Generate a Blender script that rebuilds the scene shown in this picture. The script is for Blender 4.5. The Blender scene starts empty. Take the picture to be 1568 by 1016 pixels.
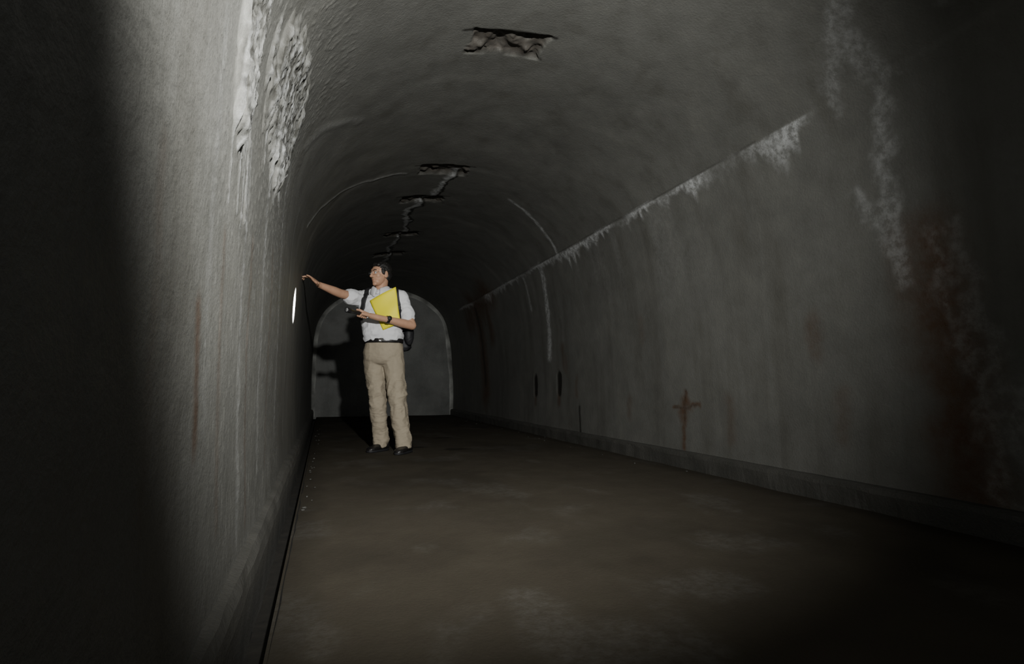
import bpy, bmesh, math, random
import numpy as np
from mathutils import Vector, Matrix, noise as mnoise
random.seed(3); rng=np.random.RandomState(7)
scene=bpy.context.scene
COL=scene.collection

# ------------------------------------------------------------------ camera
H_CAM=0.58; ALPHA=math.radians(5.51); THETA=math.radians(18.7)
cam=bpy.data.cameras.new('camera'); cam.sensor_width=36; cam.lens=850/1568*36; cam.clip_start=0.01
co=bpy.data.objects.new('camera',cam); COL.objects.link(co)
co.location=(0,0,H_CAM); co.rotation_euler=(math.pi/2+ALPHA,0,-THETA); scene.camera=co

# ------------------------------------------------------------------ noise helpers
TAB=rng.rand(256,256)
def vnoise(x,y,seed=0):
    x=np.asarray(x,float)+seed*17.13+1000; y=np.asarray(y,float)+seed*31.7+1000
    xi=np.floor(x).astype(int); yi=np.floor(y).astype(int)
    fx=x-xi; fy=y-yi; fx=fx*fx*(3-2*fx); fy=fy*fy*(3-2*fy)
    a=TAB[xi&255,yi&255]; b=TAB[(xi+1)&255,yi&255]; c=TAB[xi&255,(yi+1)&255]; d=TAB[(xi+1)&255,(yi+1)&255]
    return (a*(1-fx)+b*fx)*(1-fy)+(c*(1-fx)+d*fx)*fy
def fbm(x,y,o=4,seed=0):
    s=0;a=.5;t=0
    for i in range(o):
        s=s+a*vnoise(x*2**i,y*2**i,seed+i*3); t+=a; a*=.5
    return s/t
def sstep(a,b,x):
    t=np.clip((x-a)/(b-a),0,1); return t*t*(3-2*t)

# ------------------------------------------------------------------ node helpers
def mat_new(name):
    m=bpy.data.materials.new(name); m.use_nodes=True
    nt=m.node_tree; b=nt.nodes['Principled BSDF']; return m,nt,b
def simple(name,col,rough=.6,metal=0,bump=0,bscale=200,var=.0,vscale=8,spec=.5):
    m,nt,b=mat_new(name)
    b.inputs['Roughness'].default_value=rough; b.inputs['Metallic'].default_value=metal
    b.inputs['Specular IOR Level'].default_value=spec
    tc=nt.nodes.new('ShaderNodeTexCoord')
    n=nt.nodes.new('ShaderNodeTexNoise'); n.inputs['Scale'].default_value=vscale; n.inputs['Detail'].default_value=5
    nt.links.new(tc.outputs['Object'],n.inputs['Vector'])
    r=nt.nodes.new('ShaderNodeValToRGB')
    r.color_ramp.elements[0].position=.3; r.color_ramp.elements[1].position=.7
    r.color_ramp.elements[0].color=(*[c*(1-var) for c in col],1); r.color_ramp.elements[1].color=(*[min(1,c*(1+var)) for c in col],1)
    nt.links.new(n.outputs['Fac'],r.inputs['Fac']); nt.links.new(r.outputs['Color'],b.inputs['Base Color'])
    if bump:
        n2=nt.nodes.new('ShaderNodeTexNoise'); n2.inputs['Scale'].default_value=bscale; n2.inputs['Detail'].default_value=4
        nt.links.new(tc.outputs['Object'],n2.inputs['Vector'])
        bp=nt.nodes.new('ShaderNodeBump'); bp.inputs['Strength'].default_value=bump; bp.inputs['Distance'].default_value=.003
        nt.links.new(n2.outputs['Fac'],bp.inputs['Height']); nt.links.new(bp.outputs['Normal'],b.inputs['Normal'])
    return m

def concrete(name,c0,c1,rough=.55,streak=True,attrs=True,bump=.5,spec=.5,lowf=1.1):
    m,nt,b=mat_new(name); N=nt.nodes; L=nt.links
    tc=N.new('ShaderNodeTexCoord')
    def noise(scale,detail=6,vec=None,rough_=.6):
        n=N.new('ShaderNodeTexNoise'); n.inputs['Scale'].default_value=scale; n.inputs['Detail'].default_value=detail
        n.inputs['Roughness'].default_value=rough_
        L.new(vec or tc.outputs['Object'],n.inputs['Vector']); return n.outputs['Fac']
    def math_(op,a,bb,clamp=False):
        x=N.new('ShaderNodeMath'); x.operation=op; x.use_clamp=clamp
        for i,v in enumerate((a,bb)):
            if isinstance(v,(int,float)): x.inputs[i].default_value=v
            else: L.new(v,x.inputs[i])
        return x.outputs[0]
    def ramp(f,p0,p1,a=(0,0,0,1),bb=(1,1,1,1)):
        r=N.new('ShaderNodeValToRGB'); r.color_ramp.elements[0].position=p0; r.color_ramp.elements[1].position=p1
        r.color_ramp.elements[0].color=a; r.color_ramp.elements[1].color=bb; L.new(f,r.inputs['Fac']); return r.outputs['Color']
    def mix(f,a,bb,mode='MIX'):
        x=N.new('ShaderNodeMix'); x.data_type='RGBA'; x.blend_type=mode
        if isinstance(f,(int,float)): x.inputs['Factor'].default_value=f
        else: L.new(f,x.inputs['Factor'])
        for k,v in (('A',a),('B',bb)):
            s=[i for i in x.inputs if i.name==k and i.type=='RGBA'][0]
            if isinstance(v,tuple): s.default_value=v
            else: L.new(v,s)
        return [o for o in x.outputs if o.type=='RGBA'][0]
    big=noise(lowf,6); mid=noise(7,6); fine=noise(60,5)
    f=math_('ADD',math_('MULTIPLY',big,.55),math_('MULTIPLY',mid,.3)); f=math_('ADD',f,math_('MULTIPLY',fine,.15))
    colr=ramp(f,.36,.64,(*c0,1),(*c1,1))
    if streak:
        mp=N.new('ShaderNodeMapping'); mp.inputs['Scale'].default_value=(5,5,.45); L.new(tc.outputs['Object'],mp.inputs['Vector'])
        s1=noise(1.0,6,mp.outputs['Vector'],.6)
        dk=ramp(s1,.26,.48); lt=ramp(s1,.56,.74)
        colr=mix(dk,mix(.38,colr,(c0[0]*.5,c0[1]*.45,c0[2]*.38,1)),colr)
        colr=mix(math_('MULTIPLY',lt,.12),colr,(c1[0]*1.7,c1[1]*1.65,c1[2]*1.55,1))
    rough_out=math_('ADD',math_('MULTIPLY',mid,.35),rough-.17,True)
    if attrs:
        def att(nm):
            a=N.new('ShaderNodeAttribute'); a.attribute_name=nm; return a.outputs['Fac']
        breakup=ramp(noise(26,8,None,.72),.40,.60)
        mn=att('mineral')
        mfac=math_('MULTIPLY',mn,math_('ADD',math_('MULTIPLY',breakup,.8),.2),True)
        rfac=math_('MULTIPLY',att('rust'),math_('ADD',math_('MULTIPLY',ramp(noise(22,6),.3,.65),.5),.5),True)
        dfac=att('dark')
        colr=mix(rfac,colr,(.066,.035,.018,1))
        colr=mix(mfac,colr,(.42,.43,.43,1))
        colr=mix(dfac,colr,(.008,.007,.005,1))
        rough_out=math_('SUBTRACT',rough_out,math_('MULTIPLY',mn,.22),True)
    L.new(colr,b.inputs['Base Color']); L.new(rough_out,b.inputs['Roughness'])
    b.inputs['Specular IOR Level'].default_value=spec
    hsum=math_('ADD',math_('MULTIPLY',noise(95,5),1.0),math_('MULTIPLY',noise(20,5),.7))
    hsum=math_('ADD',hsum,math_('MULTIPLY',fine,.4))
    bp=N.new('ShaderNodeBump'); bp.inputs['Strength'].default_value=bump; bp.inputs['Distance'].default_value=.006
    L.new(hsum,bp.inputs['Height']); L.new(bp.outputs['Normal'],b.inputs['Normal'])
    return m

M_wall=concrete('damp_concrete',(.084,.084,.076),(.118,.118,.107),bump=.36)
M_far=concrete('end_wall_concrete',(.042,.045,.040),(.132,.137,.127),attrs=False,lowf=1.9,bump=.4)
M_floor=concrete('dusty_floor',(.040,.0345,.0255),(.053,.046,.034),rough=.85,streak=False,attrs=True,bump=.35,spec=.12)
M_kerb=concrete('kerb_concrete',(.035,.035,.031),(.062,.060,.053),streak=False,attrs=False)

# ------------------------------------------------------------------ tunnel profile
CP=[(-.19,0),(-.205,.4),(-.205,.8),(-.20,1.2),(-.185,1.5),(-.12,1.78),(.03,2.03),(.28,2.24),(.65,2.4),(1.1,2.46),(1.55,2.41),(1.95,2.24),(2.26,1.93),(2.38,1.55),(2.43,1.1),(2.46,.6),(2.46,0)]
cp=[np.array(p,float) for p in CP]; cp=[2*cp[0]-cp[1]]+cp+[2*cp[-1]-cp[-2]]
den=[]
for i in range(1,len(cp)-2):
    for u in np.linspace(0,1,60,endpoint=False):
        p0,p1,p2,p3=cp[i-1:i+3]
        den.append(.5*((2*p1)+(-p0+p2)*u+(2*p0-5*p1+4*p2-p3)*u*u+(-p0+3*p1-3*p2+p3)*u**3))
den.append(cp[-2]); den=np.array(den)
arc=np.concatenate([[0],np.cumsum(np.linalg.norm(np.diff(den,axis=0),axis=1))]); TT=arc[-1]
def prof(t): return np.interp(t,arc,den[:,0]),np.interp(t,arc,den[:,1])
imid=int(np.argmax(den[:,1]))
def Lz(z): return float(np.interp(z,den[:imid,1],arc[:imid]))
def Rz(z): return float(np.interp(-z,-den[imid:,1],arc[imid:]))
def Cx(x): 
    k=[i for i in range(len(den)) if den[i,1]>1.6]
    return float(np.interp(x,den[k,0],arc[k]))
D_END=11.0; D_BACK=-3.0
tl=[0.0]
while tl[-1]<TT:
    t=tl[-1]
    st=.007 if Lz(.9)<t<Lz(1.95)+.05 else (.012 if t>Lz(1.95) else .02)
    tl.append(t+st)
tl=np.array(tl); tl=tl*TT/tl[-1]
dl=[D_BACK]
while dl[-1]<D_END:
    d=dl[-1]
    st=.1 if d<.2 else (.016 if d<1.1 else (.007 if d<2.8 else (.014 if d<7 else .03)))
    dl.append(d+st)
dl=np.array(dl); dl[-1]=D_END
T,D=np.meshgrid(tl,dl,indexing='ij')
PX,PZ=prof(T)
e=.02
ax,az=prof(np.clip(T-e,0,TT)); bx,bz=prof(np.clip(T+e,0,TT))
tx=bx-ax; tz=bz-az; ln=np.hypot(tx,tz); tx/=ln; tz/=ln
NX,NZ=-tz,tx     # outward
mineral=np.zeros_like(T); rust=np.zeros_like(T); dark=np.zeros_like(T); disp=np.zeros_like(T)
def dist_poly(pts,warp=.02,wf=9,seed=0):
    tw=T+(fbm(T*wf,D*wf,3,seed)-.5)*2*warp; dw=D+(fbm(T*wf,D*wf,3,seed+40)-.5)*2*warp
    best=np.full(T.shape,9.); 
    for (a,b) in zip(pts[:-1],pts[1:]):
        vx,vy=b[0]-a[0],b[1]-a[1]; l2=vx*vx+vy*vy
        u=np.clip(((tw-a[0])*vx+(dw-a[1])*vy)/l2,0,1)
        best=np.minimum(best,np.hypot(tw-a[0]-u*vx,dw-a[1]-u*vy))
    return best
def stroke(arr,pts,w,val=1,warp=.02,wf=9,seed=0,soft=.5):
    dd=dist_poly(pts,warp,wf,seed); m=val*(1-sstep(w*(1-soft),w*(1+soft),dd)); np.maximum(arr,m,out=arr); return m
# general undulation
disp+=(fbm(T*1.0,D*.9,4,1)-.5)*.026+(fbm(T*6,D*5,3,5)-.5)*.002
# ---- joint in the right-hand wall with lime drips
ts=Rz(1.93)
disp+=-.005*sstep(ts-.006,ts+.006,T)*(1-sstep(ts+.3,ts+.7,T))
sl=T-ts-(fbm(D*3,D*0,3,9)-.5)*.04
Ld=.012+.09*vnoise(D*11,D*0,3)**3+.38*np.clip(vnoise(D*24,D*0,8)-.55,0,1)*vnoise(D*1.7,D*0,14)
Ld=Ld+.28*np.exp(-((D-2.30)/.22)**2)*vnoise(D*34,D*0,5)**1.3+.14*np.exp(-((D-2.85)/.25)**2)*vnoise(D*25,D*0,6)+.16*np.exp(-((D-4.9)/.5)**2)*vnoise(D*18,D*0,6)**2+.15*np.exp(-((D-7.9)/.6)**2)*vnoise(D*12,D*0,6)
amp=sstep(2.0,2.15,D)*(1-sstep(9.3,10,D))*(.15+.85*sstep(.25,.7,vnoise(D*3.1,D*0,21)))
amp=np.maximum(amp,.65*np.exp(-((D-2.28)/.22)**2)*sstep(2,2.1,D)); amp=np.maximum(amp,.95*np.exp(-((D-4.9)/.6)**2)); amp=np.maximum(amp,.85*np.exp(-((D-7.0)/.8)**2))
dm=amp*sstep(-.016,.0,sl)*(1-sstep(Ld*.25,Ld+.016,sl))
mineral=np.maximum(mineral,np.clip(dm*1.1,0,1)*.85)
disp-=dm*.004
stroke(dark,[(ts-.012,2.4),(ts-.012,9)],.006,.35,.01,5,77)
# ---- other lime strokes, right wall + vault
stroke(mineral,[(Rz(1.9),5.72),(Rz(1.7),5.8),(Rz(.9),5.88)],.045,.85,.03,7,1,.8)
stroke(mineral,[(Cx(1.66),4.98),(Cx(2.0),5.1),(Rz(1.93),5.2)],.020,.85,.02,7,2,.8)
stroke(mineral,[(Rz(1.9),6.3),(Rz(1.5),6.32)],.03,.45,.02,7,3)
K=.60
stroke(mineral,[(Cx(2.0),1.6),(Rz(2.1),1.78),(Rz(1.95),1.88),(Rz(1.9),1.9)],.040,.5*K,.06,14,4,.95)
stroke(mineral,[(Rz(2.1),1.74),(Rz(1.92),1.66)],.040,.45*K,.06,14,5,.95)
stroke(mineral,[(Rz(1.9),1.68),(Rz(1.6),1.75),(Rz(1.32),1.79),(Rz(1.05),1.76)],.040,.6*K,.05,12,6,.95)
stroke(mineral,[(Rz(1.5),1.92),(Rz(1.32),1.85),(Rz(1.25),1.76)],.026,.5*K,.04,14,7,.95)
stroke(mineral,[(Rz(2.2),1.2),(Rz(2.15),1.32),(Rz(2.05),1.35)],.03,.4*K,.05,14,8,.95)
stroke(mineral,[(Rz(1.2),1.66),(Rz(.7),1.50),(Rz(.15),1.44)],.035,.35*K,.09,12,9,.95)
stroke(mineral,[(Rz(1.2),1.55),(Rz(.6),1.40),(Rz(.15),1.32)],.035,.32*K,.09,12,10,.95)
# crown crack with lime
cc=[(Cx(1.04),4.62),(Cx(1.0),5.0),(Cx(.94),5.35),(Cx(.80),5.75),(Cx(.86),6.3),(Cx(.87),6.75),(Cx(.80),7.4),(Cx(.83),7.9),(Cx(.78),9.2)]
m=stroke(mineral,cc,.028,.9,.07,7,11); disp-=m*.006
m=stroke(dark,[(p[0]+.035,p[1]) for p in cc],.014,.9,.07,7,11)
# construction joints in the vault (very faint)
up=sstep(Lz(1.35),Lz(1.7),T)*(1-sstep(ts-.05,ts,T))
for k,(dr,a) in enumerate([(3.1,.0035),(4.55,.004),(6.0,.003),(7.1,.004),(9.1,.005)]):
    w=(fbm(T*2,T*0,3,30+k)-.5)*.14
    q=D-dr-w
    part=.25+.75*sstep(.4,.7,vnoise(T*1.5,T*0,44+k))
    disp+=-a*up*part*sstep(-.05,.05,q)*(1-sstep(.3,1.0,q))
m=stroke(mineral,[(Cx(.62),4.65),(Cx(.3),4.55),(Cx(.03),4.4),(Lz(1.7),4.1)],.014,.4,.04,6,60,.9); disp-=m*.012
m=stroke(mineral,[(Cx(.15),3.3),(Cx(.05),3.15),(Lz(1.8),2.9)],.03,.12,.03,5,61,.95); disp-=m*.03
# crown recesses (chipped sockets)
for k,(xr,dr) in enumerate([(.9,2.73),(.94,4.60),(.88,5.40),(.86,6.80),(.82,7.85)]):
    tc_=Cx(xr); n1=(fbm(T*14,D*14,3,70+k)-.5)*.05
    a=np.abs(T-tc_)+n1; b_=np.abs(D-dr)+n1
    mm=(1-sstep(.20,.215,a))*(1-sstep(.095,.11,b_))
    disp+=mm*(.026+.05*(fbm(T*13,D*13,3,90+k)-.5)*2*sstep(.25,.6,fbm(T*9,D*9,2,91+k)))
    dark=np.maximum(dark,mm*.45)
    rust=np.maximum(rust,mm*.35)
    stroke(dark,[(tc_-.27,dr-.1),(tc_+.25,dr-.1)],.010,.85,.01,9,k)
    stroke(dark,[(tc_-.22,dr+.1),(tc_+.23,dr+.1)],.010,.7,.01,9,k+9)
# rust / dark strokes on right wall
stroke(rust,[(Rz(1.92),8.75),(Rz(1.7),8.7),(Rz(1.2),8.62),(Rz(.45),8.58)],.20,1,.05,6,12,.8)
stroke(rust,[(Rz(1.95),7.8),(Rz(1.8),8.5),(Rz(1.7),9.2)],.22,1,.08,6,13,.9)
stroke(dark,[(Rz(1.8),8.7),(Rz(1.0),8.62),(Rz(.6),8.6)],.045,.65,.03,6,12,.8)
stroke(rust,[(Rz(1.92),8.1),(Rz(1.3),8.05)],.11,.9,.03,6,13,.9)
stroke(dark,[(Rz(.55),3.38),(Rz(.43),3.40),(Rz(.34),3.41)],.008,.35,.02,14,15,.9)
stroke(dark,[(Rz(.44),3.26),(Rz(.43),3.40),(Rz(.42),3.52)],.007,.3,.02,16,16,.9)
stroke(rust,[(Rz(.46),3.40),(Rz(.38),3.42)],.050,.95,.04,16,17,.9)
stroke(rust,[(Rz(.54),3.38),(Rz(.14),3.42)],.017,1,.03,16,17,.95)
stroke(rust,[(Rz(.44),3.24),(Rz(.42),3.54)],.017,1,.03,16,17,.95)
for d_,z0,z1 in ((6.37,.66,.5),(5.65,.68,.52)):
    m=stroke(dark,[(Rz(z0),d_),(Rz(z1),d_)],.055,.9,.012,14,18,.3); disp+=m*.012
    stroke(rust,[(Rz(z1),d_),(Rz(z1-.12),d_)],.04,.7,.01,14,18,.8)
stroke(dark,[(Rz(.36),5.14),(Rz(.12),5.12)],.02,.8,.01,14,19,.6)
stroke(rust,[(Rz(1.2),1.62),(Rz(.7),1.60),(Rz(.15),1.55)],.12,1,.07,6,20,.9)
for i in range(9):
    zz=random.uniform(.2,1.3); dd_=random.uniform(2,6); stroke(rust,[(Rz(zz),dd_),(Rz(zz-random.uniform(.05,.25)),dd_)],.04,random.uniform(.2,.5),.03,9,300+i,.9)
mineral=np.maximum(mineral,.08*sstep(ts,ts+.05,T)*(1-sstep(ts+.3,ts+1.0,T))*sstep(.55,.85,vnoise(D*9,T*.7,23)))
# ---- left wall: flowstone
def blob(td,dd_,rt,rd,seed,ang=0):
    x=(T-td); y=(D-dd_); ca,sa=math.cos(ang),math.sin(ang)
    u=(x*ca+y*sa)/rt; v=(-x*sa+y*ca)/rd
    r=np.hypot(u,v)+(fbm(T*9,D*9,4,seed)-.5)*.4+ (fbm(T*2.5,D*40,3,seed+4)-.5)*.9
    return 1-sstep(.76,1.04,r)
f1=blob(Lz(1.42),1.40,.30,.12,101,.15)
f2=blob(Lz(1.60),2.15,.26,.36,102,-.1)
ff=np.maximum(f1,f2)
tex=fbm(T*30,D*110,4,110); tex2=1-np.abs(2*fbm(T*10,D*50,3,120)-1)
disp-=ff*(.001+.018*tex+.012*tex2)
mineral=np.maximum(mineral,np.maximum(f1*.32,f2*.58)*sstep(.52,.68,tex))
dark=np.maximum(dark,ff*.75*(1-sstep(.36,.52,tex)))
for k in range(30):
    if k<12: d0=random.uniform(1.24,1.55); z0=1.25
    else: d0=random.uniform(1.85,2.45); z0=1.45
    m=stroke(mineral,[(Lz(z0+.10),d0),(Lz(z0-random.uniform(.05,.28)),d0+random.uniform(-.01,.02))],.006,.4,.008,9,130+k); disp-=m*.006
# rust runs left wall
for d0,z0,z1,v in ((1.08,.72,.48,.8),(1.3,.9,.3,.35),(1.75,1.0,.2,.4),(2.3,1.1,.3,.35),(.8,.9,.4,.2),(3.0,1.2,.3,.4)):
    stroke(rust,[(Lz(z0),d0),(Lz(z1),d0+.01)],.018,v,.012,8,int(d0*100),.9)
for d0,z0,z1,v in ((1.6,1.2,.2,.25),(2.05,1.2,.3,.3),(2.7,1.6,.4,.35),(3.4,1.6,.3,.3),(1.15,1.3,.5,.1)):
    stroke(mineral,[(Lz(z0),d0),(Lz(z1),d0+.01)],.02,v,.012,8,int(d0*100)+3,.9)
# pimply plaster
disp-=sstep(.62,.85,vnoise(T*70,D*70,200))*.0020*(D<3)*(T<Lz(2.1))
VX=PX+NX*disp; VZ=PZ+NZ*disp
VZ[0,:]=-.05; VZ[-1,:]=-.05
def grid_obj(name,i0,i1,mat):
    sub=lambda A:A[i0:i1+1]
    n,mn=sub(T).shape
    verts=np.stack([sub(VX),sub(D),sub(VZ)],-1).reshape(-1,3)
    idx=np.arange(n*mn).reshape(n,mn)
    f=np.stack([idx[:-1,:-1],idx[:-1,1:],idx[1:,1:],idx[1:,:-1]],-1).reshape(-1,4)
    me=bpy.data.meshes.new(name); me.vertices.add(len(verts)); me.vertices.foreach_set('co',verts.ravel())
    me.loops.add(f.size); me.loops.foreach_set('vertex_index',f.ravel().astype(np.int32))
    me.polygons.add(len(f)); me.polygons.foreach_set('loop_start',np.arange(0,f.size,4,dtype=np.int32))
    me.polygons.foreach_set('loop_total',np.full(len(f),4,dtype=np.int32))
    me.update(calc_edges=True); me.polygons.foreach_set('use_smooth',np.ones(len(f),bool))
    for nm,A in (('mineral',mineral),('rust',rust),('dark',dark)):
        a=me.attributes.new(nm,'FLOAT','POINT'); a.data.foreach_set('value',np.clip(sub(A),0,1).ravel().astype(np.float32))
    me.materials.append(mat); me.validate(); o=bpy.data.objects.new(name,me); COL.objects.link(o); return o
iL=int(np.argmin(np.abs(tl-Lz(1.95)))); iR=int(np.argmin(np.abs(tl-(ts-.03))))
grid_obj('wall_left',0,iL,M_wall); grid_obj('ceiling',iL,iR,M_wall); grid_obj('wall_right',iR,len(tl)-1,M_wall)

def mesh_obj(name,verts,faces,mat,parent=None,smooth=True):
    me=bpy.data.meshes.new(name); me.from_pydata([tuple(v) for v in verts],[],faces); me.update()
    if smooth: me.polygons.foreach_set('use_smooth',[True]*len(me.polygons))
    me.materials.append(mat); o=bpy.data.objects.new(name,me); COL.objects.link(o)
    if parent: o.parent=parent
    return o
# end walls
pp=np.array([prof(t) for t in np.linspace(0,TT,120)])
def endwall(name,y,flip):
    cx,cz=1.13,1.2
    v=[];f=[];R=14
    for r in range(R+1):
        for (x,z) in pp:
            k=r/R*1.03; zz=cz+(z-cz)*k; v.append((cx+(x-cx)*k, y+(fbm(np.array(x*k*3),np.array(z*k*3+9),3)-.5)*.02, zz))
    n=len(pp)
    for r in range(R):
        for i in range(n-1):
            q=[r*n+i,r*n+i+1,(r+1)*n+i+1,(r+1)*n+i]; f.append(q)
        f.append([r*n+n-1,r*n,(r+1)*n,(r+1)*n+n-1])
    return mesh_obj(name,v,f,M_far,smooth=True)
endwall('wall_far',D_END,False); endwall('wall_near',D_BACK,True)
# rounded fillet arch around the far wall
v=[];f=[];K=8
for i,(x,z) in enumerate(pp):
    dx,dz=1.13-x,(1.2-z)*(1 if z>1.2 else 0); l=math.hypot(dx,dz); dx/=l;dz/=l
    for k in range(K):
        a=math.pi/2*k/(K-1); r=.15
        off=r-r*math.sin(a)-.03; yy=D_END+.01-(r-r*math.cos(a))
        v.append((x+dx*(off),yy,z+dz*(off)))
for i in range(len(pp)-1):
    for k in range(K-1):
        f.append([i*K+k,(i+1)*K+k,(i+1)*K+k+1,i*K+k+1])
mesh_obj('trim_1',v,f,simple('lime_edge',(.22,.225,.21),.6,var=.6,vscale=4,bump=.5,bscale=40))

# ------------------------------------------------------------------ floor
xs=np.concatenate([[-.102],np.linspace(-.085,2.43,90)]); ys=np.concatenate([np.arange(D_BACK,.4,.15),np.arange(.4,6,.03),np.arange(6,11.01,.06)])
X,Y=np.meshgrid(xs,ys,indexing='ij'); Z=(fbm(X*2,Y*2,4,300)-.5)*.010; Z=np.where(X<-.07,0,Z)
man_flat=np.exp(-(((X-.55)/.45)**2+((Y-5.0)/.5)**2)**2); Z=Z*(1-man_flat)
fm=np.clip(.05*sstep(.55,.75,fbm(X*5,Y*3,4,301)),0,1); fd=.30*sstep(.55,.72,fbm(X*1.6,Y*1.3,5,305))
for (sx,sy,r) in ((1.15,5.05,.10),(.86,5.35,.07),(1.3,6.2,.08),(2.1,7.6,.12)):
    fd=np.maximum(fd,.8*(1-sstep(.6,1.1,np.hypot((X-sx)/(r*1.6),(Y-sy)/r)+(fbm(X*12,Y*12,3,311)-.5))))
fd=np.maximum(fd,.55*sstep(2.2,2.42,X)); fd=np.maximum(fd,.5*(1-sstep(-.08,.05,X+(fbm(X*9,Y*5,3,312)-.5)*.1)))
n,mn=X.shape; idx=np.arange(n*mn).reshape(n,mn)
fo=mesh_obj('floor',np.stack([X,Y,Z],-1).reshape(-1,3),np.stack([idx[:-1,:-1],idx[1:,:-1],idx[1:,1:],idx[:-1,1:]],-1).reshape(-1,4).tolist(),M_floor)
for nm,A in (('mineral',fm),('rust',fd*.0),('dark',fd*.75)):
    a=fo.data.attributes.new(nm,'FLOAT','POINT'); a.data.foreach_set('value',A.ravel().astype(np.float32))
# swept strips: gutter + kerbs
def sweep(name,sec,mat,seed=0,amp=.006,step=.04):
    ys=np.arange(D_BACK,D_END+.001,step); v=[];f=[];k=len(sec)
    for y in ys:
        for j,(x,z) in enumerate(sec):
            w=(float(vnoise(y*9,j*3.1,seed))-.5)*amp*2
            v.append((x+w,y,z+w*.6))
    for i in range(len(ys)-1):
        for j in range(k-1): f.append([i*k+j,i*k+j+1,(i+1)*k+j+1,(i+1)*k+j])
    return mesh_obj(name,v,f,mat,smooth=False)
M_gut=simple('gutter_mud',(.009,.008,.006),.7,var=.5,vscale=15,bump=.6,bscale=60)
sweep('gutter',[(-.090,.005),(-.098,-.004),(-.101,-.07),(-.160,-.07),(-.162,-.01)],M_gut,1,.005)
sweep('baseboard_left',[(-.156,-.07),(-.154,.085),(-.160,.115),(-.172,.135),(-.215,.15)],M_kerb,2,.004)
sweep('baseboard_right',[(2.415,-.03),(2.418,.085),(2.425,.105),(2.44,.115),(2.48,.12)],M_kerb,3,.006)
# rubble along the gutter (one object)
bm=bmesh.new()
for i in range(44):
    if i<26: x=random.uniform(-.075,-.02); y=random.uniform(2.5,8)
    else: x=random.uniform(2.2,2.39); y=random.uniform(3,10)
    r=random.uniform(.003,.008); 
    res=bmesh.ops.create_icosphere(bm,subdivisions=2,radius=r)
    sc=(random.uniform(.8,1.6),random.uniform(.8,1.6),random.uniform(.5,.9))
    for q in res['verts']:
        nn=1+.4*mnoise.noise(q.co*90+Vector((i,0,0))); q.co=Vector((q.co.x*sc[0]*nn+x,q.co.y*sc[1]*nn+y,q.co.z*sc[2]*nn+r*.4))
me=bpy.data.meshes.new('rubble'); bm.to_mesh(me); bm.free(); me.materials.append(M_kerb); o=bpy.data.objects.new('rubble',me); COL.objects.link(o)

# ================================================================== MAN
man=bpy.data.objects.new('man',None); COL.objects.link(man); man.location=(.55,5.0,0)
MI=Matrix.Translation((-.55,-5.0,0))
V=Vector
class Shape:
    def __init__(s): s.bm=bmesh.new()
    def ell(s,c,r,fr=None,seg=24):
        res=bmesh.ops.create_uvsphere(s.bm,u_segments=seg,v_segments=seg//2,radius=1)
        for q in res['verts']:
            p=V((q.co.x*r[0],q.co.y*r[1],q.co.z*r[2]))
            if fr: p=fr[0]*p.x+fr[1]*p.y+fr[2]*p.z
            q.co=p+V(c)
    def loft(s,rings,n=28,pw=2.0):
        vs=[]
        for (c,a,b) in rings:
            c=V(c);a=V(a);b=V(b); row=[]
            for i in range(n):
                t=2*math.pi*i/n; cx,sx=math.cos(t),math.sin(t)
                cx=math.copysign(abs(cx)**(2/pw),cx); sx=math.copysign(abs(sx)**(2/pw),sx)
                row.append(s.bm.verts.new(c+a*cx+b*sx))
            vs.append(row)
        for r0,r1 in zip(vs[:-1],vs[1:]):
            for i in range(n): s.bm.faces.new((r0[i],r0[(i+1)%n],r1[(i+1)%n],r1[i]))
        s.bm.faces.new(list(reversed(vs[0]))); s.bm.faces.new(vs[-1])
    def chain(s,pts,rad,n=20,sph=True):
        pts=[V(p) for p in pts]
        for i in range(len(pts)-1):
            a,b=pts[i],pts[i+1]; d=(b-a).normalized(); u=d.orthogonal().normalized(); w=d.cross(u)
            s.loft([(a,u*rad[i],w*rad[i]),(b,u*rad[i+1],w*rad[i+1])],n)
        if sph:
            for p,r in zip(pts,rad): s.ell(p,(r,r,r),seg=16)
    def done(s,name,mat,voxel=.005,smooth=4,parent=man,disp=None):
        bmesh.ops.recalc_face_normals(s.bm,faces=s.bm.faces)
        me=bpy.data.meshes.new(name); s.bm.to_mesh(me); s.bm.free()
        o=bpy.data.objects.new(name,me); COL.objects.link(o)
        if voxel:
            m=o.modifiers.new('r','REMESH'); m.mode='VOXEL'; m.voxel_size=voxel; m.use_smooth_shade=True
        if smooth:
            m=o.modifiers.new('s','SMOOTH'); m.iterations=smooth; m.factor=.5
        dg=bpy.context.evaluated_depsgraph_get(); me2=bpy.data.meshes.new_from_object(o.evaluated_get(dg))
        o.modifiers.clear(); o.data=me2; me2.name=name
        if disp:
            me2.update(); nr=[v.normal.copy() for v in me2.vertices]
            for v,n_ in zip(me2.vertices,nr): v.co=v.co+n_*disp(v.co)
        me2.polygons.foreach_set('use_smooth',[True]*len(me2.polygons))
        me2.materials.clear(); me2.materials.append(mat)
        if parent:
            o.parent=parent; o.matrix_parent_inverse=MI
        return o
M_shirt=simple('white_polo_cotton',(.66,.665,.68),.85,bump=.25,bscale=350,var=.04,vscale=10,spec=.2)
M_khaki=simple('khaki_twill',(.31,.268,.20),.85,bump=.3,bscale=400,var=.07,vscale=12,spec=.2)
M_skin=simple('skin',(.45,.26,.168),.5,bump=.15,bscale=250,var=.08,vscale=25,spec=.4)
M_hair=simple('black_hair',(.010,.009,.008),.5,bump=.8,bscale=260,var=.3,vscale=90)
M_black=simple('black_nylon',(.014,.014,.016),.6,bump=.4,bscale=500,var=.25,vscale=30)
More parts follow.
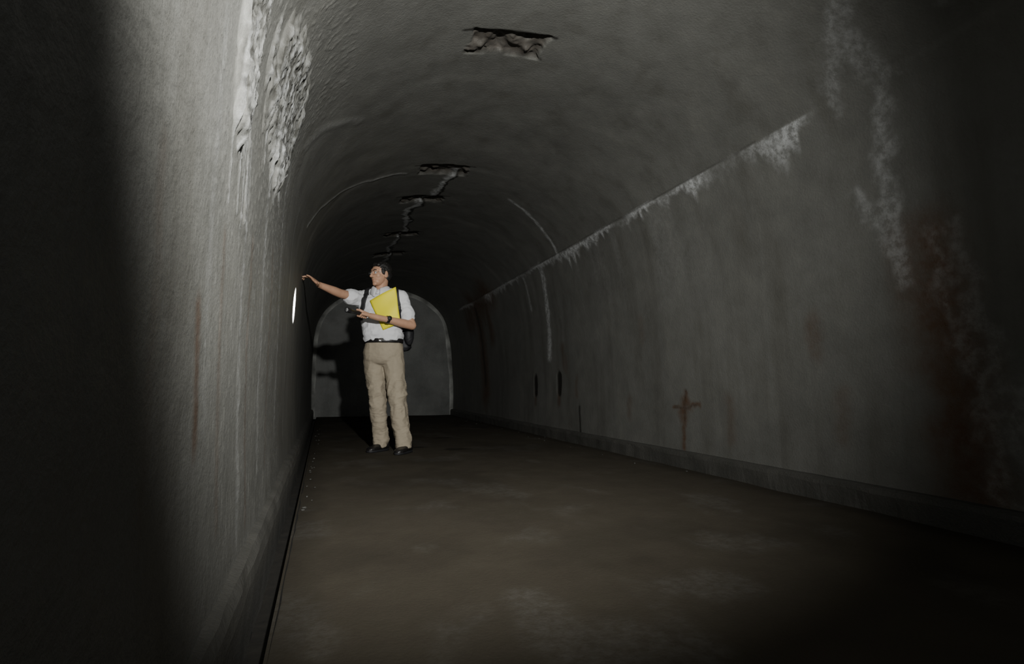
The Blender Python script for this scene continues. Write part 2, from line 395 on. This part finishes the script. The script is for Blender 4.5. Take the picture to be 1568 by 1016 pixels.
M_leather=simple('black_leather',(.012,.011,.011),.38,bump=.2,bscale=200,var=.3,vscale=30)
M_yel=simple('yellow_card',(.86,.76,.02),.55,var=.04,vscale=6,spec=.3)
M_metal=simple('steel',(.5,.5,.5),.3,1,var=.1)
M_eye=simple('eye_white',(.6,.58,.55),.2); M_iris=simple('iris_dark',(.02,.012,.008),.15); M_lip=simple('lip',(.36,.16,.12),.5,var=.1)

Fd=V((-.34,-.94,0)).normalized(); Ls=V((-Fd.y,Fd.x,0))
B=V((.47,5.10,0))
def W(l,f,z): return B+Ls*l+Fd*f+V((0,0,z))
UP=V((0,0,1))
def wr(scale,amp,stretch=(1,1,1),seed=0):
    def fn(c):
        p=V((c.x*stretch[0],c.y*stretch[1],c.z*stretch[2]))*scale+V((seed,0,0))
        a=mnoise.noise(p); b=1-abs(mnoise.noise(p*1.9+V((3,1,2))))*2
        return amp*(a*.7+b*.5)
    return fn
# ---- shirt
s=Shape()
rg=[(.955,.150,.108,.035,0),(.985,.166,.124,.033,0),(1.03,.178,.136,.03,.004),(1.10,.172,.128,.02,.004),(1.18,.174,.122,.01,.004),(1.26,.184,.124,.0,.003),(1.33,.190,.118,0,.0),(1.375,.175,.10,0,-.004),(1.41,.125,.08,0,-.008),(1.435,.075,.065,0,-.006)]
s.loft([(W(l,f,z),Ls*a,Fd*b) for z,a,b,l,f in rg],40,2.3)
SHR=W(-.178,0,1.360); ELR=V((.115,4.99,1.375)); WRR=V((-.055,4.845,1.415))
SHL=W(.178,0,1.365); ELL=V((.735,4.965,1.115)); WRL=V((.484,4.846,1.150))
s.chain([W(-.09,0,1.385),SHR,SHR.lerp(ELR,.25),SHR.lerp(ELR,.52)+V((0,0,-.008))],[.07,.066,.068,.068])
s.chain([W(.09,0,1.385),SHL,SHL.lerp(ELL,.3),SHL.lerp(ELL,.66)],[.07,.066,.064,.064])
f_a=wr(7,.014,(1,1,1.8)); f_b=wr(15,.005,(1,1,.6),5)
shirt=s.done('shirt',M_shirt,.006,6,disp=lambda c:f_a(c)+f_b(c))
# collar
def band(name,rows,mat,thick=.003,closed=True,parent=man):
    n=len(rows[0]); v=[p for r in rows for p in r]; f=[]
    for i in range(len(rows)-1):
        for j in range(n if closed else n-1): f.append([i*n+j,i*n+(j+1)%n,(i+1)*n+(j+1)%n,(i+1)*n+j])
    o=mesh_obj(name,v,f,mat); m=o.modifiers.new('s','SOLIDIFY'); m.thickness=thick; m.offset=0
    o.parent=parent; o.matrix_parent_inverse=MI; return o
rows=[]
for (z,rad,dz) in ((1.425,.068,0),(1.475,.064,0),(1.471,.074,0),(1.432,.104,-.016)):
    row=[]
    for i in range(29):
        a=.22+(2*math.pi-.44)*i/28; front=max(0,math.cos(a))**3
        row.append(W(math.sin(a)*rad, math.cos(a)*rad*1.0+front*.024+.004, z-front*.034+dz*(1+front*1.6)))
    rows.append(row)
band('collar',rows,M_shirt,.004,closed=False)
# ---- trousers
s=Shape()
Hc=lambda z,l=.036,f=0:W(l,f,z)
s.loft([(Hc(.985),Ls*.158,Fd*.112),(Hc(.93),Ls*.172,Fd*.120),(Hc(.87),Ls*.180,Fd*.122),(Hc(.81),Ls*.174,Fd*.114),(Hc(.775),Ls*.14,Fd*.09),(Hc(.755),Ls*.08,Fd*.05)],36,2.1)
def leg(pts):
    s.loft([(V(p),V((1,0,0))*a,V((0,1,0))*b) for p,a,b in pts],28)
leg([((.435,5.145,.92),.088,.112),((.428,5.145,.80),.095,.118),((.438,5.135,.68),.088,.100),((.458,5.105,.52),.075,.080),((.472,5.12,.38),.069,.074),((.490,5.15,.2),.064,.067),((.505,5.165,.09),.066,.072),((.507,5.165,.042),.064,.074)])
leg([((.578,5.09,.92),.088,.112),((.588,5.075,.80),.096,.118),((.602,5.045,.68),.089,.100),((.615,4.99,.52),.076,.080),((.635,4.98,.38),.071,.074),((.662,4.97,.2),.065,.067),((.678,4.955,.09),.067,.072),((.681,4.95,.042),.065,.074)])
g1=wr(6,.016,(1.3,1.3,.9),9); g2=wr(13,.007,(1,1,1.9),2)
s.done('trousers',M_khaki,.006,12,disp=lambda c:(g1(c)+g2(c))*(1.1 if c.z<.62 else .55))
# belt + buckle
rows=[]
for z,k in ((.958,1.02),(.962,1.05),(.992,1.05),(.996,1.02)):
    rows.append([W(.034+.166*k*math.cos(2*math.pi*i/48),.123*k*math.sin(2*math.pi*i/48),z) for i in range(48)])
band('belt',rows,M_leather,.004)
s=Shape(); s.loft([(W(.034,.128,.977),Ls*.022,UP*.017),(W(.034,.137,.977),Ls*.020,UP*.015)],24,6); s.done('belt_buckle',M_metal,0,0)
# ---- shoes
def shoe(name,heel,toe):
    s=Shape(); heel=V(heel); toe=V(toe); d=(toe-heel); Ln=d.length; d.normalize(); w=V((-d.y,d.x,0))
    st=[(-.0,.022,.045),(.03,.034,.075),(.2,.038,.085),(.35,.037,.082),(.5,.041,.062),(.68,.047,.048),(.85,.043,.040),(.95,.032,.032),(1.0,.014,.02)]
    s.loft([(heel+d*(u*Ln)+UP*(h*.5+.008),w*ww,UP*(h*.5)) for u,ww,h in st],24,2.6)
    s.chain([heel+d*.07+UP*.06,heel+d*.075+UP*.12],[.036,.036])
    s.done(name,M_leather,.004,3)
    t=Shape(); t.loft([(heel+d*(Ln*.5)+UP*.001,d*(Ln*.515),w*.047),(heel+d*(Ln*.5)+UP*.018,d*(Ln*.515),w*.047)],40,2.8); t.done(name+'_sole',M_black,0,0)
shoe('shoe_right',(.565,5.205,0),(.385,5.03,0)); shoe('shoe_left',(.745,5.01,0),(.60,4.79,0))
# ---- arms
s=Shape()
s.chain([SHR.lerp(ELR,.35),ELR,ELR.lerp(WRR,.3),WRR],[.043,.039,.038,.025])
def frame_hand(h,pn): 
    h=h.normalized(); pn=(pn-h*pn.dot(h)).normalized(); return h,pn,h.cross(pn)
# right hand reaching to the wall
h,pn,sd=frame_hand(V((-.64,-.56,.42)),V((-.55,.25,-.75)))
if sd.y>0: sd=-sd
pb=WRR; 
s.loft([(pb-h*.01,sd*.026,pn*.019),(pb+h*.025,sd*.034,pn*.017),(pb+h*.06,sd*.041,pn*.015),(pb+h*.088,sd*.040,pn*.012),(pb+h*.096,sd*.036,pn*.008)],24,2.4)
def finger(s,base,h,pn,sd,lens,bends,rad,spread=0):
    d=(h+sd*spread).normalized(); n_=pn.copy(); p=base; pts=[p]
    for L_,b_ in zip(lens,bends):
        ax=d.cross(n_).normalized(); R=Matrix.Rotation(math.radians(b_),3,ax); d=R@d; n_=R@n_; p=p+d*L_; pts.append(p)
    s.chain(pts,rad,14); return pts
for off,ln_,bd,sp in ((.033,(.040,.024,.019),(-10,14,12),.16),(.011,(.044,.027,.020),(6,24,18),.04),(-.012,(.041,.025,.019),(20,34,24),-.07),(-.034,(.033,.019,.017),(32,40,28),-.2)):
    finger(s,pb+h*.086+sd*off,h,pn,sd,ln_,bd,(.0092,.0083,.0076,.0064),sp)
finger(s,pb+h*.028+sd*.028+pn*.004,(h*.55+sd*.8).normalized(),pn,sd,(.036,.030,.024),(4,-22,-10),(.013,.011,.0095,.0078))
s.done('arm_right',M_skin,.0025,2)
# left arm + hand gripping the torch
LENS=V((.160,4.675,1.195)); AX=V((-.70,-.70,.08)).normalized(); TL=.25; TAIL=LENS-AX*TL
s=Shape()
s.chain([SHL.lerp(ELL,.45),ELL,ELL.lerp(WRL,.3),WRL],[.045,.040,.040,.026])
Gc=LENS-AX*.19
e1=(WRL-Gc); e1=(e1-AX*e1.dot(AX)).normalized(); e2=AX.cross(e1).normalized()
if e2.z>0: e2=-e2
Rg=.0165
pc=Gc+e1*(Rg+.014)
hd=(pc-WRL).normalized()
s.chain([WRL,WRL.lerp(pc,.35)-UP*.002,WRL.lerp(pc,.72)],[.026,.027,.024])
for q in (-.028,-.009,.011,.030): s.chain([WRL.lerp(pc,.35),pc+AX*q+e1*.002],[.020,.0135],16)
for k,(o_,sp,r_) in enumerate(((.034,225,.0088),(.011,235,.0090),(-.012,228,.0088),(-.034,205,.0078))):
    pts=[];nn=4
    for q in range(nn+1):
        a=math.radians(18+(sp-18)*q/nn); rr=Rg+r_*.9
        pts.append(Gc+AX*o_+(e1*math.cos(a)+e2*math.sin(a))*rr*(1.12 if q in(1,2) else 1.0))
    s.chain(pts,[r_*1.05,r_,r_*.95,r_*.9,r_*.78],14)
tp=[pc-hd*.03+AX*.01-e2*.008, Gc+(e1*math.cos(-.6)+e2*math.sin(-.6))*(Rg+.013)+AX*.02, Gc+(e1*math.cos(-1.4)+e2*math.sin(-1.4))*(Rg+.010)+AX*.045, Gc+(e1*math.cos(-1.7)+e2*math.sin(-1.7))*(Rg+.008)+AX*.068]
s.chain(tp,[.015,.0125,.0105,.0085],14)
s.done('arm_left',M_skin,.0025,3)
# watch
wc=ELL.lerp(WRL,.90); wd=(WRL-ELL).normalized(); wu=wd.orthogonal().normalized(); wv=wd.cross(wu)
rows=[[wc+wd*o_+(wu*math.cos(2*math.pi*i/30)+wv*math.sin(2*math.pi*i/30))*r_ for i in range(30)] for o_,r_ in ((-.012,.029),(-.01,.0325),(.01,.0315),(.012,.028))]
band('watch_strap',rows,M_leather,.003)
wn=V((-.1,-.95,.35)); wn=(wn-wd*wn.dot(wd)).normalized(); wt=wd.cross(wn)
s=Shape(); s.loft([(wc+wn*.030,wd*.019,wt*.019),(wc+wn*.042,wd*.018,wt*.018)],24,3); s.done('watch_case',M_black,0,0)
# torch
s=Shape(); u=AX.orthogonal().normalized(); w=AX.cross(u)
s.loft([(TAIL+AX*t_,u*r_,w*r_) for t_,r_ in ((0,.011),(.004,.0145),(.02,.015),(TL-.09,.015),(TL-.075,.016),(TL-.05,.020),(TL-.045,.021),(TL-.004,.022),(TL,.0205),(TL+.0001,.018),(TL-.007,.014))],30)
s.done('torch_body',simple('torch_black',(.02,.02,.022),.35,.3,bump=.5,bscale=300),0,0)
s=Shape(); s.loft([(LENS-AX*.006,u*.016,w*.016),(LENS-AX*.003,u*.016,w*.016)],30)
s.done('torch_lens',simple('torch_glass',(.25,.25,.25),.1),0,0)
# yellow folder (slightly bowed, layered sheets)
cr=[(-.062,1.325),(.165,1.447),(.212,1.128),(.062,1.062)]
def fold(off,shr):
    v=[];n_=14
    for i in range(n_):
        for j in range(n_):
            a=.5+(i/(n_-1)-.5)*shr; b_=.5+(j/(n_-1)-.5)*shr
            l=(cr[0][0]*(1-a)+cr[1][0]*a)*(1-b_)+(cr[3][0]*(1-a)+cr[2][0]*a)*b_
            z=(cr[0][1]*(1-a)+cr[1][1]*a)*(1-b_)+(cr[3][1]*(1-a)+cr[2][1]*a)*b_
            bow=.014*math.sin(math.pi*a)-.012*(b_-.5)**2*2+.004*math.sin(9*b_+3*a)
            v.append(W(l,.136+bow+off,z))
    f=[[i*n_+j,i*n_+j+1,(i+1)*n_+j+1,(i+1)*n_+j] for i in range(n_-1) for j in range(n_-1)]
    return v,f
for nm,off,sh,mt in (('folder_front',.006,1.0,M_yel),('folder_papers',.002,.97,M_shirt),('folder_back',-.002,1.0,M_yel)):
    v,f=fold(off,sh); o=mesh_obj(nm,v,f,mt); m=o.modifiers.new('s','SOLIDIFY'); m.thickness=.0015; o.parent=man; o.matrix_parent_inverse=MI
# backpack
s=Shape()
s.loft([(W(.09,-.16,.90),Ls*.13,Fd*.05),(W(.09,-.175,.93),Ls*.155,Fd*.08),(W(.085,-.18,1.08),Ls*.165,Fd*.09),(W(.06,-.17,1.28),Ls*.155,Fd*.075),(W(.04,-.16,1.36),Ls*.12,Fd*.06),(W(.04,-.155,1.385),Ls*.06,Fd*.03)],32,4)
s.ell(W(.08,-.26,1.06),(.13,.05,.09),(Ls,Fd,UP)); s.ell(W(.245,-.10,1.04),(.042,.06,.095),(Ls,Fd,UP))
s.done('backpack',M_black,.007,3,disp=wr(14,.006))
def strap(name,path,wd_=.026):
    P=[V(p) for p in path]; pts=[]
    for i in range(len(P)-1):
        for k in range(8):
            p0=P[max(i-1,0)];p1=P[i];p2=P[i+1];p3=P[min(i+2,len(P)-1)];u_=k/8
            pts.append(.5*((2*p1)+(p2-p0)*u_+(2*p0-5*p1+4*p2-p3)*u_*u_+(3*p1-p0-3*p2+p3)*u_**3))
    pts.append(P[-1]); rows=[]
    ctr=W(0,0,1.2)
    for i,p in enumerate(pts):
        t_=(pts[min(i+1,len(pts)-1)]-pts[max(i-1,0)]).normalized(); out=(p-V((ctr.x,ctr.y,min(p.z,1.3)))).normalized(); sd_=t_.cross(out).normalized()
        rows.append([p+sd_*(wd_*q) for q in (-1,-.5,0,.5,1)])
    o=band(name,rows,M_black,.008,closed=False); 
    m=o.modifiers.new('w','SHRINKWRAP'); m.target=shirt; m.wrap_method='NEAREST_SURFACEPOINT'; m.wrap_mode='ABOVE_SURFACE'; m.offset=.006
    o.modifiers.move(1,0)
strap('strap_right',[W(-.09,-.11,1.34),W(-.10,-.05,1.44),W(-.105,.03,1.45),W(-.115,.10,1.38),W(-.13,.12,1.28),W(-.165,.09,1.16)])
strap('strap_left',[W(.11,-.11,1.34),W(.13,-.05,1.44),W(.145,.03,1.45),W(.17,.10,1.38),W(.185,.12,1.28),W(.185,.09,1.16)])
# ---- head
HC=V((.462,5.075,1.582)); hf=V((-.86,-.50,-.05)).normalized(); hs=UP.cross(hf).normalized(); hu=hf.cross(hs)
def Hd(f,sx,u_): return HC+hf*f+hs*sx+hu*u_
FR=(hf,hs,hu)
s=Shape()
s.ell(Hd(-.012,0,.022),(.094,.074,.092),FR); s.ell(Hd(.022,0,-.03),(.066,.062,.070),FR); s.ell(Hd(.035,0,-.068),(.048,.046,.040),FR)
s.ell(Hd(.064,0,-.092),(.020,.024,.018),FR)
s.ell(Hd(.055,0,.028),(.034,.055,.03),FR)
s.chain([Hd(.084,0,.012),Hd(.094,0,-.006),Hd(.105,0,-.026)],[.008,.0090,.0115],14)
for sg in(-1,1):
    s.ell(Hd(.093,sg*.011,-.030),(.011,.008,.007),FR,12)
    s.ell(Hd(.048,sg*.030,-.020),(.030,.030,.034),FR,20)
    s.ell(Hd(-.008,sg*.077,-.008),(.018,.007,.031),FR,16); s.ell(Hd(.0,sg*.073,-.028),(.010,.008,.013),FR,12)
    s.ell(Hd(.072,sg*.028,.030),(.014,.022,.006),FR,12)
s.ell(Hd(.081,0,-.052),(.008,.020,.006),FR,14); s.ell(Hd(.079,0,-.063),(.008,.017,.006),FR,14)
s.chain([Hd(-.018,0,-.04),W(0,-.008,1.47),W(0,-.005,1.40)],[.054,.055,.062])
s.done('head',M_skin,.0026,5)
s=Shape()
s.ell(Hd(.0815,0,-.0575),(.008,.018,.0042),FR,14); s.done('lips',M_lip,0,0)
s=Shape()
s.ell(Hd(-.022,0,.036),(.091,.079,.084),FR,32); s.ell(Hd(-.050,0,-.012),(.056,.069,.058),FR,24)
for sg in(-1,1): s.ell(Hd(.012,sg*.066,.020),(.022,.011,.032),FR,16)
s.chain([Hd(.052,-.045,.076),Hd(.062,0,.082),Hd(.052,.045,.076)],[.016,.018,.016])
hn=wr(34,.005,(1,1,1.6)); hn2=wr(120,.0015); s.done('hair',M_hair,.003,4,disp=lambda c:hn(c)+hn2(c))
for sg,nm in((-1,'right'),(1,'left')):
    s=Shape(); s.ell(Hd(.075,sg*.030,.006),(.0125,.0125,.0115),FR,16); s.done('eye_'+nm,M_eye,0,0)
    s=Shape(); s.ell(Hd(.0845,sg*.030,.006),(.0045,.0055,.0055),FR,12); s.done('iris_'+nm,M_iris,0,0)
    s=Shape(); s.chain([Hd(.090,sg*.012,.026),Hd(.087,sg*.030,.031),Hd(.076,sg*.048,.027)],[.003,.0038,.0025],10); s.done('eyebrow_'+nm,M_hair,0,0)
    s=Shape()
    rp=[Hd(.098-.010*(1+math.cos(a))/2,sg*(.031+.021*math.cos(a)),.004+.015*math.sin(a)) for a in [2*math.pi*i/20 for i in range(21)]]
    s.chain(rp,[.0011]*21,8,False); s.chain([rp[0],Hd(.07,sg*.068,.010),Hd(-.005,sg*.080,.012)],[.0011]*3,8,False)
    if sg==1: s.chain([Hd(.098,-.010,.006),Hd(.101,0,.009),Hd(.098,.010,.006)],[.0011]*3,8,False)
    s.done('glasses_'+nm,M_metal,0,0)

# ------------------------------------------------------------------ lights
def aim(o,tgt): o.rotation_euler=(V(tgt)-o.location).to_track_quat('-Z','Y').to_euler()
l=bpy.data.lights.new('flash_lamp','SPOT'); l.energy=800; l.spot_size=math.radians(106); l.spot_blend=1.0; l.shadow_soft_size=.035; l.color=(1,.995,.965)
o=bpy.data.objects.new('flash_lamp',l); COL.objects.link(o); o.location=(.36,-.05,1.50); aim(o,(.62,6,1.15))
l=bpy.data.lights.new('torch_beam','SPOT'); l.energy=200; l.spot_size=math.radians(18); l.spot_blend=.15; l.shadow_soft_size=.008; l.color=(1,.98,.93)
o=bpy.data.objects.new('torch_beam',l); COL.objects.link(o); o.location=LENS+AX*.006; aim(o,(-.2,4.02,1.125)); o.scale=(.5,1,1)
l=bpy.data.lights.new('fill_light','POINT'); l.energy=11; l.shadow_soft_size=.4; l.color=(.95,.98,1)  # added soft fill behind the camera, no real lamp stands here
o=bpy.data.objects.new('fill_light',l); COL.objects.link(o); o.location=(.6,-.7,1.35)
w=bpy.data.worlds.new('world'); scene.world=w; w.use_nodes=True; w.node_tree.nodes['Background'].inputs[0].default_value=(.002,.002,.002,1)
